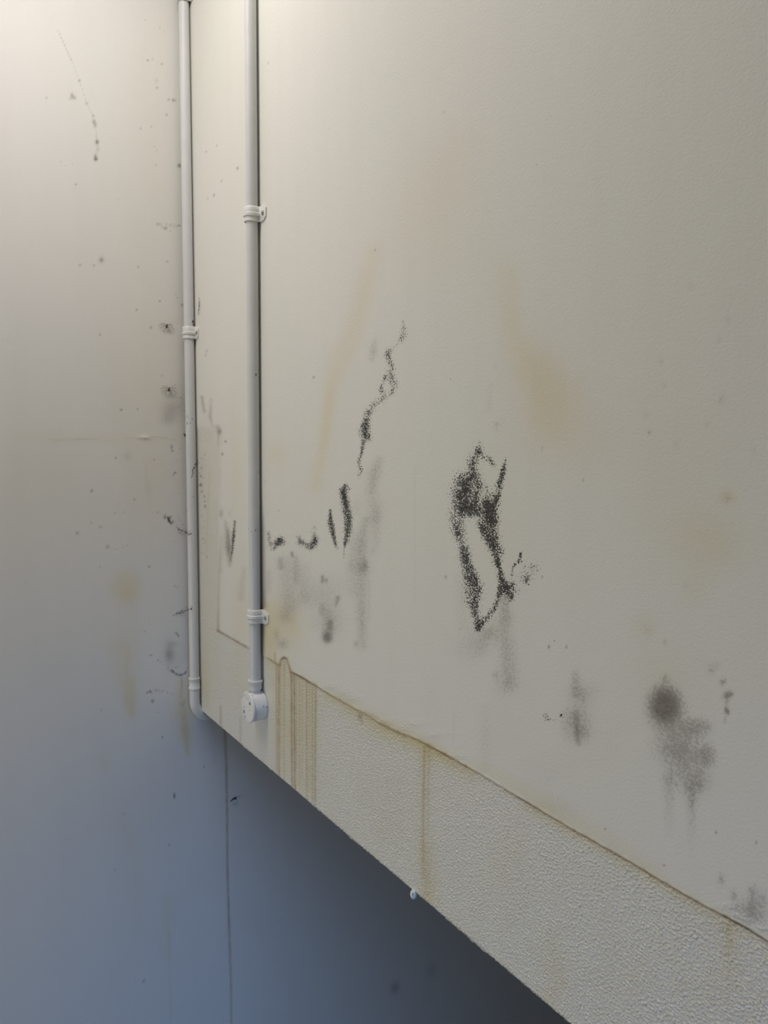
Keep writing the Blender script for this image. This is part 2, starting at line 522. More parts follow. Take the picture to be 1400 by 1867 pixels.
    B('smudge', (886, 1158), 20, 16, .34); B('smudge', (876, 1182), 15, 16, .28); B('smudge', (847, 1178), 22, 24, .17); B('smudge', (897, 1150), 9, 12, .3); G([(840, 1055), (845, 1140)], 11, .15)
    G([(920, 1096), (924, 1122)], [10, 12], [.5, .42]); G([(919, 1140), (926, 1180), (930, 1244)], [14, 14, 15], [.38, .42, .44]); G([(918, 1250), (914, 1290)], [18, 16], [.14, .05]); B('smudge', (905, 1230), 5, 8, .3)
    B('smudge', (907, 775), 5, 7, .32); G([(896, 700), (893, 748)], 5, .13); B('smudge', (903, 668), 4, 5, .18); B('smudge', (919, 770), 8, 14, .06)
    for c in ((1314, 618), (1206, 659), (1212, 703), (1290, 775), (1235, 810), (1375, 822), (1179, 757), (1251, 1066), (1262, 522), (1330, 585), (1185, 788)):
        B('smudge', c, 5, 6, .20)
    B('smudge', (1318, 728), 6, 8, .28); B('smudge', (1327, 909), 9, 8, .26)
    G([(369, 724), (373, 750)], [2.6, 3], [.6, .5]); G([(386, 727), (384, 760), (388, 776)], [2.6, 3.2, 2.6], [.3, .5, .35]); B('smudge', (400, 787), 4, 7, .8); B('smudge', (397, 778), 4, 4, .3)
    B('smudge', (404, 936), 3.4, 7, .62); B('smudge', (420, 936), 3, 5, .3); G([(412, 950), (416, 973), (418, 1000), (420, 1030)], [3, 5, 6.5, 4], [.3, .7, .85, .42]); G([(404, 980), (403, 1040)], 4, [.2, .3])
    G([(446, 1040), (440, 1090)], [6, 6], [.25, .28]); B('smudge', (398, 806), 2, 10, .3); B('smudge', (376, 770), 8, 22, .14)
    B('smudge', (657, 1307), 4.5, 6, .62); B('smudge', (660, 1318), 2.5, 4, .4); B('smudge', (605, 1300), 30, 14, .05); B('smudge', (700, 1470), 40, 20, .05)
    G([(757, 850), (758, 1100)], 1.6, .10); G([(829, 1300), (829, 1350)], 4, .10); G([(886, 1290), (886, 1400)], 8, .12); B('smudge', (905, 1345), 30, 40, .08)
    S('dark', [(477, 900), (480, 960), (480, 1060), (481, 1105)], [2, 3, 4, 4], [.1, .5, .6, .7]); S('dark', [(481, 1140), (481, 1195)], [3, 2.5], [.75, .4])  # grime beside the second pipe, with the gap's shade painted in
    # ---- ochre washes
    Y = lambda pts, w, d: S('yellow', pts, w, d)
    Y([(682, 460), (668, 520), (655, 570)], [14, 16, 15], [.16, .24, .22]); Y([(650, 600), (620, 660), (606, 700), (600, 745), (594, 790), (588, 830), (576, 885)], [16, 18, 12, 10, 10, 10, 14], [.18, .22, .26, .36, .36, .26, .2])
    Y([(840, 270), (810, 330), (790, 420)], [40, 60, 80], [.12, .14, .1]); Y([(925, 500), (935, 600), (960, 660)], [20, 22, 30], [.16, .2, .2])
    B('yellow', (1008, 735), 46, 60, .36); B('yellow', (985, 690), 30, 40, .18); B('yellow', (1060, 800), 70, 50, .12); B('yellow', (1230, 870), 70, 110, .10)
    B('yellow', (1285, 980), 55, 40, .20); B('yellow', (1327, 905), 14, 12, .3); Y([(1300, 1010), (1260, 1080)], [40, 22], [.12, .14]); B('yellow', (1178, 1140), 20, 18, .18)
    B('yellow', (508, 830), 22, 24, .16); B('yellow', (508, 1135), 28, 40, .42); Y([(486, 1110), (488, 1170), (496, 1205)], [12, 14, 12], [.4, .42, .3]); B('yellow', (540, 1150), 14, 30, .2)
    B('yellow', (440, 1110), 12, 60, .2); Y([(380, 800), (384, 1000), (380, 1250)], [14, 16, 18], [.10, .14, .16]); B('yellow', (430, 850), 14, 100, .12); B('yellow', (440, 1230), 40, 50, .10)
    Y([(366, 1180), (370, 1240), (376, 1285)], 8, [.1, .22, .25])
    for i in range(5):
        u = 506 + i * 16
        Y([(u, joint_v(u) + 8), (u, joint_v(u) + 110), (u, joint_v(u) + 205)], [10, 10, 9], [.36, .32, .22])
    Y([(600, 1266), (700, 1325), (780, 1362), (860, 1408)], [7, 11, 9, 8], [.4, .5, .6, .4]); Y([(600, 1272), (700, 1335), (780, 1372), (860, 1420)], [14, 22, 18, 14], [.15, .2, .25, .15]); Y([(960, 1470), (1100, 1548), (1280, 1655), (1400, 1722)], [9, 10, 12, 12], [.22, .3, .3, .25])
    Y([(870, 1395), (985, 1462), (1110, 1530), (1200, 1588)], [14, 16, 16, 12], [.14, .25, .22, .14])
    Y([(776, 1375), (774, 1480), (776, 1560), (782, 1640)], [12, 10, 14, 15], [.32, .22, .36, .34]); B('yellow', (712, 1505), 30, 22, .14); B('yellow', (715, 1430), 40, 30, .1)
    Y([(925, 1540), (915, 1600)], 24, .1); Y([(1329, 1694), (1333, 1771)], [12, 16], [.36, .16]); Y([(1010, 1700), (1006, 1760), (1020, 1785)], [14, 16, 14], [.1, .22, .2]); B('yellow', (1000, 1815), 24, 14, .2)
    B('yellow', (1310, 1800), 40, 30, .1); B('yellow', (1160, 1780), 30, 40, .08)
    B('yellow', (1214, 1230), 60, 50, .12); B('yellow', (1080, 1350), 60, 60, .08); B('yellow', (905, 960), 30, 120, .10)
    # ---- rust along the edge of the coat, and the runs below it
    Q = lambda pts, w, d: S('rust', pts, w, d, 1.6)
    J = lambda a, b: [p for p in JOINT if a <= p[0] <= b]
    Q([(402, 985), (400, 1060), (398.5, 1120), (398, 1150)], [1.6, 1.6, 1.8, 2], [.06, .25, .38, .6]); Q(J(398, 447), 2.0, [.75, .72]); Q([(447, 1178), (466, 1189)], 1.8, [.5, .15])
    Q(J(490, 531), 1.9, [.55, .75, .65, .9, .8, .6, .8]); Q([(502, 1190), (502.5, 1206)], 1.2, .45); Q(J(531, 576), 2.3, [.9, .95, .85]); Q(J(575, 622), 1.9, [.75, .55, .45]); Q(J(620, 727), 2.4, [.42, .36, .36, .4, .5])
    Q([(668, 1298), (690, 1310), (712, 1326), (738, 1343)], 2.0, [.25, .3, .35, .3]); Q(J(725, 782), 2.4, [.45, .42, .8]); Q(J(780, 813), 2.6, [.8, .6]); Q(J(810, 852), 2.2, [.75, .62]); Q(J(849, 924), 1.9, [.6, .45, .55])
    Q(J(922, 1050), 2.1, [.55, .8, .8, .7, .7]); Q(J(1047, 1272), 2.3, [.72, .78, .8, .85, .72]); Q(J(1270, 1562), 2.6, [.7, .85, .9, .8, .6])
    S('dark', [(536, 1228), (552, 1236), (566, 1244)], 1.3, [.3, .55, .3]); S('dark', J(1315, 1400), 2.0, [.45, .65, .35]); S('dark', [(945, 1453), (968, 1467)], 1.4, .5); S('dark', [(796, 1366), (812, 1375)], 1.4, .4)
    S('dark', [(836, 1390), (852, 1398)], 1.4, .35); S('dark', [(514, 1201), (519, 1198.5), (523, 1200.5)], 1.4, .5)
    for x0, x1, v1, w, d in ((504, 505, 1408, 1.2, .42), (508.6, 509, 1420, 1.6, .62), (512, 512, 1380, 1.2, .2), (518.6, 518, 1424, 1.2, .3), (531.5, 533, 1440, 1.6, .68), (536.5, 538, 1446, 1.6, .75),
                             (540.5, 540.5, 1400, 1.1, .3), (546, 546, 1430, 1.2, .28), (551, 551, 1420, 1.1, .22), (559.4, 560, 1462, 1.4, .42), (565, 565, 1440, 1.1, .2), (570, 570, 1464, 1.3, .36), (576, 574.5, 1474, 1.5, .52)):
        v0 = joint_v(x0) + 2
        Q([(x0, v0), ((x0 + x1) / 2 + rng.uniform(-.6, .6), (v0 + v1) / 2), (x1, v1)], w, [d, d * .95, d * .75])
    Q([(774, 1362), (772.5, 1440), (771.5, 1512), (771.5, 1600)], [1.8, 1.8, 1.9, 2.4], [.4, .42, .35, .2]); Q([(783, 1368), (781, 1440), (781, 1520)], 1.6, [.25, .2, .1]); Q([(776, 1540), (779, 1630)], [5, 6], [.08, .14])
    Q([(402, 1288), (402.5, 1312), (403, 1328)], 1.5, [.4, .5, .45]); Q([(438, 1308), (438.5, 1335), (439, 1362)], 1.6, [.25, .35, .25]); Q([(1328, 1690), (1330, 1740)], 4, [.3, .05])
    Q([(378, 1040), (376, 1010), (380, 900), (383, 850)], 1.6, [.05, .1, .15, .05])
    # ---- fine dark crumbs
    for c, w, d in (((391, 356), 1.3, .75), ((434, 307), 1.5, .8), ((377, 277), 1.1, .6), ((396, 266), 1.0, .6), ((405, 330), 1.3, .5), ((380, 362), 1.0, .5), ((412, 805), 1.5, .7), ((406, 828), 1.6, .8),
                    ((1002, 1179), 1.6, .9), ((378, 640), 1.6, .4), ((376, 648), 1.4, .4), ((573, 688), 1.2, .9), ((490, 115), 1.1, .6), ((685, 456), 1.0, .7), ((811, 206), 1.0, .6), ((1034, 1179), 1.4, .9),
                    ((1200, 1295), 1.2, .4), ((1105, 1511), 1.3, .6), ((1212, 1577), 1.3, .7), ((1307, 1517), 1.6, .7), ((1380, 1535), 1.6, .6), ((1182, 1782), 0, 0), ((990, 1052), 1.3, .6), ((814, 1052), 1.8, .5),
                    ((1065, 875), 1.2, .8), ((990, 817), 1.1, .8), ((1185, 788), 1.2, .6), ((366, 884), 2, .85), ((366, 868), 1.4, .7), ((373, 905), 1.3, .7), ((374, 922), 1.4, .7), ((367, 897), 1.2, .6)):
        if w:
            B('dark', c, w, w * 1.3, d)
    m.dots('dark', [(368, 830), (370, 960), (372, 1020)], 7, 1.1, .6, rng, 3, .6)
    m.dots('dark', [(380, 960), (395, 1000)], 8, .9, .35, rng, 8, .6)
    m.dots('dark', [(480, 880), (500, 930)], 10, 1.0, .5, rng, 10, .7)


def stain_left(m):
    rng = random.Random(9)
    S, B = m.stroke, m.blob
    # old cobwebby dirt rows
    S('dark', [(106, 55), (120, 88), (130, 109)], .7, .32); S('dark', [(130, 109), (145, 148), (158, 190), (170, 212)], .7, .16); S('dark', [(172, 220), (177, 257)], .7, .2)
    B('dark', (145, 147), 1.6, 1.6, .7); B('dark', (158, 188), 1.8, 1.8, .4); B('dark', (170, 211), 1.6, 2, .5)
    for c, w, h, d in (((131, 174), 2.2, 3.5, .55), ((135, 178), 3, 3, .5), ((128, 180), 2, 2, .3), ((171, 222), 2, 4, .55), ((174, 228), 2, 4, .45), ((177, 259), 2.5, 3.5, .9), ((178, 272), 2, 5, .3),
                       ((174, 287), 2.2, 5, .7), ((175, 290), 2.4, 2.4, .95), ((85, 178), 1.8, 1.8, .3), ((327, 302), 2.6, 3, .85), ((317, 183), 3, 1.2, .5), ((315, 183), 1, 3, .4), ((286, 160), 1.6, 1.6, .5), ((285, 147), 1.2, 4, .3),
                       ((304, 209), 1.4, 1.4, .7), ((257, 234), 1.3, 1.3, .5), ((276, 231), 1.2, 1.2, .4), ((138, 336), 1.3, 1.3, .8), ((185, 474), 4, 5, .38), ((185, 474), 1.8, 2, .6), ((171, 484), 1.6, 1.6, .5), ((146, 483), 1.8, 1.8, .45),
                       ((305, 477), 1.8, 1.1, .7), ((252, 487), 1.2, 1.6, .6), ((302, 416), 2.2, 2.2, .65), ((249, 565), 1.4, 1.4, .7), ((291, 549), 1.2, 1.4, .7), ((275, 597), 1.6, 1.8, .6), ((182, 610), 1.3, 1.3, .7), ((332, 556), 1.5, 1.8, .8),
                       ((221, 747), 2.2, 1.3, .8), ((251, 746), 1.2, 1.5, .6), ((295, 685), 1.2, 1.2, .6), ((313, 815), 1.3, 3, .8), ((314, 822), 1.5, 1.5, .8), ((211, 835), 1.2, 1.5, .7), ((281, 838), 1.2, 1.2, .6), ((319, 862), 1.8, 1.6, .7),
                       ((167, 895), 1.8, 2.2, .7), ((245, 911), 2, 1.2, .6), ((166, 953), 1.2, 1.2, .7), ((183, 961), 2.5, 1.4, .5), ((141, 972), 2.8, 2.2, .5), ((196, 997), 2.5, 2.5, .5), ((272, 1033), 1.6, 1.6, .7), ((182, 1033), 1.3, 1.3, .4),
                       ((318, 1451), 1.6, 4, .95), ((308, 1540), 1.4, 1.4, .6), ((296, 1344), 1.6, 1.6, .6), ((262, 1788), 2.5, 1.4, .5), ((246, 1787), 1.4, 1.4, .4), ((185, 1294), 1.2, 1.6, .4), ((226, 1484), 1.2, 1.5, .4),
                       ((372, 1398), 1.4, 1.4, .6), ((374, 1307), 2.6, 2, .7), ((210, 1586), 1.3, 1.3, .4), ((720, 1801), 6, 9, .45), ((786, 1770), 6, 10, .22), ((508, 1677), 3, 2, .2)):
        B('dark', c, w, h, d)
    m.dots('dark', [(282, 408), (330, 411)], 3, 1.1, .6, rng, 1.6, .8); m.dots('dark', [(290, 415), (312, 420)], 5, 1.1, .4, rng, 2, .6)
    m.dots('dark', [(262, 108), (298, 116)], 5, 1.2, .55, rng, 2.5, .8); m.dots('dark', [(300, 183), (322, 184)], 3, 1.1, .5, rng, 2.5, .7); m.dots('dark', [(284, 50), (296, 56)], 3, .9, .35, rng, 3, .8)
    m.dots('dark', [(280, 250), (292, 330)], 12, 1.1, .35, rng, 12, .8); m.dots('dark', [(300, 490), (330, 540)], 10, 1.1, .45, rng, 10, .6)
    # hairline at eye height, with a lifted flake
    S('dark', [(90, 803), (140, 801), (180, 800)], .7, [.05, .2, .1]); S('dark', [(225, 798), (250, 797.5), (262, 800), (268, 797.5), (290, 797), (322, 803)], .8, [.1, .25, .5, .4, .2, .12])
    S('yellow', [(40, 797), (180, 800), (330, 800)], 8, .10)
    # mildew, then a faint darker strip down beside the corner pipe
    B('smudge', (311, 752), 15, 20, .42); B('smudge', (318, 738), 22, 16, .22); B('smudge', (304, 765), 10, 9, .25); B('smudge', (332, 745), 10, 40, .12)
    B('smudge', (309, 1190), 9, 22, .45); B('smudge', (308, 1194), 6, 8, .35); B('smudge', (322, 1200), 18, 26, .16); B('smudge', (316, 1174), 10, 4, .25); B('smudge', (232, 832), 6, 7, .3)
    B('smudge', (270, 890), 5, 12, .16); B('smudge', (266, 862), 2, 12, .16); B('smudge', (247, 1490), 50, 60, .06); B('smudge', (120, 1220), 60, 40, .05)
    S('smudge', [(334, 560), (334, 700), (338, 850), (342, 1000), (343, 1200)], [6, 6, 7, 7, 7], [.10, .16, .16, .16, .12])
    # dirt threads that sag off the conduit
    D = lambda pts, step=2.6, w=1.2, d=.75, sp=1.0, keep=.8: m.dots('dark', pts, step * 1.15, w * .85, d, rng, sp * 1.35, keep * .85)
    D([(273, 1193), (293, 1207), (313, 1222)], 3.2, 1.1, .6); D([(311, 1222), (322, 1230), (331, 1231), (341, 1224)], 1.6, 1.5, .95, .8, .95); D([(318, 1212), (332, 1222)], 2.6, 1.0, .5, 2)
    S('dark', [(312, 1222), (322, 1230), (331, 1231), (338, 1226)], .9, .5)
    D([(268, 1265), (274, 1261), (284, 1259)], 1.6, 1.7, .85, 1.2, .95); D([(284, 1259), (302, 1262), (322, 1268)], 2.4, 1.2, .8, .8, .8); B('dark', (278, 1278), 2, 2, .8); D([(276, 1262), (278, 1277)], 3, 1, .5)
    D([(268, 1285), (292, 1300)], 3, 1.0, .4, 3); D([(300, 940), (305, 944), (311, 952)], 1.1, 1.7, .9, 1.8, 1); D([(309, 947), (330, 968), (343, 974)], 3.4, 1.1, .6); D([(323, 930), (327, 950), (341, 972)], 3.4, .9, .5)
    D([(317, 1121), (328, 1118), (343, 1110)], 1.7, 1.2, .75, 2, .9); D([(318, 1069), (324, 1071), (328, 1071)], 1.6, 1.0, .75, .5, 1); S('dark', [(320, 1153), (323, 1156), (326, 1160)], 1.0, .8)
    D([(196, 936), (229, 935)], 3, 1.1, .4, 1.5); D([(210, 1002), (228, 996), (238, 988)], 2.4, .9, .4, .8); D([(214, 930), (220, 918)], 3, .9, .35)
    D([(310, 820), (325, 905)], 9, 1.1, .5, 10, .8); D([(310, 905), (330, 1060)], 9, 1.1, .45, 10, .7); D([(60, 1100), (330, 1120)], 24, 1.0, .3, 40, .6); D([(290, 1100), (335, 1330)], 9, 1.0, .35, 12, .6)
    D([(322, 700), (336, 780)], 5, 1.3, .4, 4, .8); S('dark', [(332, 1228), (331, 1255), (330, 1272)], .8, [.3, .35, .2]); S('dark', [(328, 1284), (334, 1286), (336, 1276)], .9, .3)
    D([(20, 40), (320, 560)], 26, .9, .3, 60, .6); D([(40, 620), (320, 1000)], 22, .9, .3, 60, .6)
    # washes
    B('yellow', (229, 1070), 26, 30, .30, 3); B('yellow', (232, 1080), 14, 18, .18); S('yellow', [(232, 1120), (230, 1190)], 20, .08); S('yellow', [(220, 1180), (226, 1240), (240, 1300)], [22, 20, 12], [.14, .22, .16])
    S('yellow', [(242, 1240), (240, 1300)], 7, .28); S('yellow', [(233, 1180), (229, 1290)], 4, .16); S('yellow', [(331, 1245), (333, 1300), (339, 1345), (343, 1375)], [8, 14, 10, 4], [.3, .48, .46, .25])
    S('rust', [(332, 1280), (338, 1330), (342, 1372)], [6, 6, 3], [.10, .14, .08]); S('yellow', [(305, 1640), (303, 1740)], 10, .14); S('yellow', [(225, 1500), (245, 1560), (250, 1700)], [14, 14, 16], .08)
    B('yellow', (280, 880), 50, 60, .12); B('yellow', (270, 700), 60, 120, .10); B('yellow', (280, 250), 60, 240, .10); B('yellow', (60, 870), 80, 70, .08); S('yellow', [(186, 1386), (190, 1395)], 10, .14)
    # the long brown run down the wall
    S('rust', [(409, 1328), (411, 1350), (412.6, 1400), (414, 1480), (414.5, 1580), (418, 1700), (421, 1790), (422, 1900)], [1.6, 1.8, 1.8, 1.8, 1.8, 2.0, 1.8, 1.6], [.5, .62, .6, .58, .6, .62, .45, .42])
    S('rust', [(409, 1335), (411, 1400)], 6, [.14, .05]); S('rust', [(390, 1320), (392, 1390)], 5, [.10, .03]); S('rust', [(308, 1700), (311, 1860)], 2, .10)


# ------------------------------------------------------------------ structure
ZB = EYE - 0.587                       # underside of the upper wall
TOP = EYE + 1.15                       # ceiling
LEN = 4.4                              # stairwell length
nrng = np.random.default_rng(3)


def grid_faces(nr, nc):
    i = np.arange(nr * nc).reshape(nr, nc)
    return np.stack([i[:-1, :-1], i[:-1, 1:], i[1:, 1:], i[1:, :-1]], -1).reshape(-1, 4)


def mesh_np(name, V, F):
    me = bpy.data.meshes.new(name)
    me.vertices.add(len(V))
    me.vertices.foreach_set('co', np.ascontiguousarray(V, np.float32).ravel())
    me.loops.add(F.size)
    me.loops.foreach_set('vertex_index', np.ascontiguousarray(F, np.int32).ravel())
    me.polygons.add(len(F))
    me.polygons.foreach_set('loop_start', np.arange(0, F.size, 4, dtype=np.int32))
    me.update(calc_edges=True)
    return me


def wave(x, seed, amps):
    r = np.random.default_rng(seed)
    y = np.zeros_like(x)
    for wl, a in amps:
        y += a * np.sin(x * 2 * math.pi / wl + r.uniform(0, 6.28))
    return y


# right wall: solid, finer towards the stair; the face follows the ragged lower edge
def columns(limit):
    x = [0.0]
    while x[-1] < 1.42:
        x.append(x[-1] + min(limit(x[-1]), max(0.0009, 0.0056 * ((CX - x[-1]) ** 2 + 0.08) / 2.2)))
    return np.array(x + [1.6, 2.0, 3.0, LEN])


def relief_field():
    """height field of the stippled coat on a half-millimetre raster: rounded droplets of paint"""
    nx, nz, px = 3000, 520, 0.0005
    r = np.random.default_rng(11)
    fx = np.fft.fftfreq(nx, px)[None, :]
    fz = np.fft.fftfreq(nz, px)[:, None]
    out = 0
    for wl, bw, amp in ((0.0030, .36, 1.0), (0.0052, .35, .55), (0.0021, .3, .30)):
        f = np.hypot(fx * 0.80, fz * 1.1) + 1e-9
        n = np.fft.ifft2(np.fft.fft2(r.normal(size=(nz, nx))) * np.exp(-0.5 * (np.log(f * wl) / bw) ** 2)).real
        out = out + amp * n / n.std()
    out = out / out.std()
    return np.clip(out - 0.15, 0, 2.2) ** 1.15, px


def relief(x, z):
    fld, px = FIELD
    i = np.clip(x / px, 0, fld.shape[1] - 2); k = np.clip(z / px, 0, fld.shape[0] - 2)
    i0 = i.astype(int); k0 = k.astype(int); a = i - i0; b = k - k0
    return (fld[k0, i0] * (1 - a) + fld[k0, i0 + 1] * a) * (1 - b) + (fld[k0 + 1, i0] * (1 - a) + fld[k0 + 1, i0 + 1] * a) * b


FIELD = relief_field()
SEAM = 0.231                             # height of the fine lower part of the face
xs_lo = columns(lambda x: 0.0010 if x > .28 else 1.0)
xs_hi = columns(lambda x: 1.0)
parts_v, parts_f, smooth_flags, maps = [], [], [], []
count = 0
for xs, zf, low in ((xs_lo, np.linspace(0, SEAM, 290), True), (xs_hi, np.concatenate([np.arange(SEAM, 1.66, 0.0018), np.linspace(1.68, TOP - ZB, 3)]), False)):
    edge = wave(xs, 5, ((.31, .0010), (.13, .0008), (.057, .0007), (.023, .0006), (.011, .0004))) if low else np.zeros_like(xs)
    XX, ZZ = np.meshgrid(xs, zf)
    P = np.stack([XX, np.zeros_like(XX), ZB + edge[None, :] * np.exp(-ZZ / 0.012) + ZZ], -1).reshape(-1, 3)
    mp = Map(P)
    stain_right(mp)
    coat = smooth_coat(mp.u, mp.v)
    P[:, 1] = -0.0011 * np.where(mp.u > -5000, coat, 1.0)          # the top coat stands a millimetre proud
    if low:
        lip = np.exp(-((mp.v - joint_v(mp.u) + 2) / 3.0) ** 2) * (mp.u > 530)
        P[:, 1] -= 0.0008 * lip * (0.5 + 0.5 * np.sin(mp.u * .21) * np.sin(mp.u * .083 + 1))
        zrel = P[:, 2] - ZB
        fade = np.clip((XX.ravel() - .25) / .3, .35, 1) * (SEAM - zrel > .004)
        P[:, 1] -= 0.00072 * relief(P[:, 0], zrel) * mp.ch['stipple'] * fade
        P[:, 1] += 0.004 * np.clip(1 - zrel / 0.006, 0, 1) ** 2    # worn arris
        lower_edge = P[:len(xs)].copy()
    F = grid_faces(*ZZ.shape) + count
    if not low:
        top_i = count + np.arange(len(xs)) + (len(zf) - 1) * len(xs)
    parts_v.append(P); parts_f.append(F); maps.append(mp)
    smooth_flags.append(np.ones(len(F), bool))
    count += len(P)
TH = 0.20
front_n = count


def skirt(A, Bv, xs_):
    """flat strip between an existing row of vertex ids and a new row"""
    global count
    ids = count + np.arange(len(Bv))
    parts_v.append(Bv)
    parts_f.append(np.stack([ids[:-1], ids[1:], A[1:], A[:-1]], -1))
    smooth_flags.append(np.zeros(len(ids) - 1, bool))
    count += len(Bv)
    return ids


soff = skirt(np.arange(len(xs_lo)), np.stack([xs_lo, np.full(len(xs_lo), TH), np.full(len(xs_lo), ZB)], -1), xs_lo)
skirt(soff, np.stack([xs_lo, np.full(len(xs_lo), TH), np.full(len(xs_lo), TOP)], -1), xs_lo)
skirt(top_i[::-1], np.stack([xs_hi, np.full(len(xs_hi), TH), np.full(len(xs_hi), TOP)], -1)[::-1], xs_hi)
Vall = np.concatenate(parts_v)
me = mesh_np('wall_right', Vall, np.concatenate(parts_f))
me.polygons.foreach_set('use_smooth', np.concatenate(smooth_flags))
mp = maps[0]
for k in mp.ch:
    mp.ch[k] = np.concatenate([q.ch[k] for q in maps])
mp.u = np.concatenate([q.u for q in maps])
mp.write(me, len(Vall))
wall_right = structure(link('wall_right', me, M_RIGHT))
wall_right['label'] = 'cream painted wall with black mould patches, rust runs and a stippled lower band'

# left wall: runs on behind and below the right wall
ys = np.concatenate([[-2.0, -1.2, -0.7], np.arange(-0.52, 0.16, 0.0026), np.arange(0.17, 1.40, 0.012), [1.6, 1.9]])
zs = np.concatenate([[0.0, 0.3], np.arange(EYE - 2.05, EYE - 0.95, 0.006), np.arange(EYE - 0.95, EYE + 1.10, 0.0026), np.linspace(EYE + 1.12, TOP, 2)])
YY, ZL = np.meshgrid(ys, zs)
P = np.stack([np.zeros_like(YY), YY, ZL], -1).reshape(-1, 3)
ml = Map(P)
stain_left(ml)
fl = np.exp(-((ml.v - 799 + 1.5 * np.sin(ml.u * .11)) / 2.6) ** 2) * ((ml.u > 30) & (ml.u < 336))
P[:, 0] += 0.00025 * fl * (0.5 + 0.5 * np.sin(ml.u * .045 + 2)) + 0.0016 * np.exp(-((ml.u - 265) / 9) ** 2 - ((ml.v - 798) / 3.2) ** 2)
Fq = grid_faces(*YY.shape)[:, ::-1]
nb = len(P)
bx = np.array([(-0.15, -2.0, 0), (-0.15, 1.9, 0), (-0.15, 1.9, TOP), (-0.15, -2.0, TOP)], float)
me = mesh_np('wall_left', np.concatenate([P, bx]), np.concatenate([Fq[:, ::-1], np.array([[nb, nb + 3, nb + 2, nb + 1]])]))
me.polygons.foreach_set('use_smooth', np.ones(len(Fq) + 1, bool))
ml.write(me, nb + 4)
wall_left = structure(link('wall_left', me, M_LEFT))
wall_left['label'] = 'off-white end wall with cobweb dirt, faint yellow damp and a long brown drip'

# rest of the stairwell, out of view
structure(box_mesh('floor', (-0.15, -2.15, -0.12), (LEN + .15, 2.05, 0), M_FLOOR))
structure(box_mesh('ceiling', (-0.15, -2.15, TOP), (LEN + .15, 0.35, TOP + .12), M_ROOM))
structure(box_mesh('wall_opposite', (0.0, -2.15, 0), (LEN, -2.0, TOP), M_ROOM))
structure(box_mesh('ceiling_below_landing', (0.0, 0.201, ZB), (LEN, 1.9, ZB + .16), M_FLOOR))
structure(box_mesh('wall_below_landing', (0.0, 1.9, 0), (LEN, 2.05, ZB + .16), M_FLOOR))
bm = bmesh.new()                        # wall behind the photographer with the doorway below
for lo, hi in (((LEN, -2.15, 0), (LEN + .15, -1.0, TOP)), ((LEN, 0.3, 0), (LEN + .15, 2.05, TOP)),
               ((LEN, -1.0, 2.1), (LEN + .15, 0.3, TOP))):
    g = bmesh.ops.create_cube(bm, size=1.0)['verts']
    for v in g:
        v.co = Vector(((lo[i] + hi[i]) / 2 + v.co[i] * (hi[i] - lo[i]) for i in range(3)))
structure(from_bm('wall_back', bm, M_ROOM, smooth=False))

# a bead of white paint hanging from the arris
q = on_right(755, 1627)
bm = bmesh.new()
lathe(bm, [(0, .004), (.0030, .003), (.0042, 0), (.0045, -.003), (.0036, -.006), (.0018, -.008), (0, -.0085)], (q[0], -0.001, ZB + .0015), (0, 0, 1), 14)
from_bm('paint_drip', bm, M_BOX, wall_right)

# ------------------------------------------------------------------ conduits
PR = 0.0100                              # 20 mm conduit
OFF = 0.0125                             # pipe axis to wall


def saddle(parent, x0, zc, rmul=1.0, ear=0.026):
    """half saddle: strap with a pressed rib over the pipe, chamfered ear and screw on the near side"""
    R1 = PR + 0.0004
    hz = 0.0125
    path = [(-R1 - .0012, 0.001)]
    for k in range(0, 19):
        a = math.pi - k * math.pi / 18
        path.append((math.cos(a) * (R1 + .0012), OFF + math.sin(a) * (R1 + .0012)))
    path += [(R1 + .0012, 0.0055), (R1 + .0022, 0.0034), (R1 + .0040, 0.0028), (R1 + ear * .55, 0.0028), (R1 + ear, 0.0026)]
    rows = [(-1.0, 0), (-.90, .0012), (-.36, .0003), (-.24, .0023), (.10, .0023), (.22, .0003), (.90, .0012), (1.0, 0)]
    bm = bmesh.new()
    ringsO, ringsI = [], []
    n = len(path)
    for rz, lift in rows:
        o, i2 = [], []
        for k, (px, py) in enumerate(path):
            a = path[max(0, k - 1)]; b = path[min(n - 1, k + 1)]
            t = Vector((b[0] - a[0], b[1] - a[1])).normalized()
            nr_ = Vector((-t.y, t.x))
            zz = rz * hz
            if k >= n - 2:
                zz *= (1.0 if k == n - 2 else 0.55)
            l = lift if k < n - 3 else min(lift, .0004)
            o.append(bm.verts.new((x0 + px + nr_.x * l, -(py + nr_.y * l), zc + zz)))
            i2.append(bm.verts.new((x0 + px - nr_.x * .0013, -(max(0.0004, py - nr_.y * .0013)), zc + zz)))
        ringsO.append(o); ringsI.append(i2)
    for R_ in (ringsO, ringsI):
        for a, b in zip(R_, R_[1:]):
            for k in range(n - 1):
                bm.faces.new((a[k], a[k + 1], b[k + 1], b[k]))
    for j in (0, -1):
        for k in range(n - 1):
            bm.faces.new((ringsO[j][k], ringsO[j][k + 1], ringsI[j][k + 1], ringsI[j][k]))
    for j in range(len(rows) - 1):
        for k in (0, -1):
            bm.faces.new((ringsO[j][k], ringsO[j + 1][k], ringsI[j + 1][k], ringsI[j][k]))
    sd = from_bm('saddle_clip', bm, M_FIT, parent, angle=50)
    bm = bmesh.new()
    lathe(bm, [(0.0038, 0), (0.0038, .0010), (.0030, .0020), (.0012, .0022), (.0010, .0014), (0, .0014)], (x0 + R1 + ear * .55, -0.0030, zc), (0, -1, 0), 16)
    from_bm('screw', bm, M_SCREW, sd)
    return sd


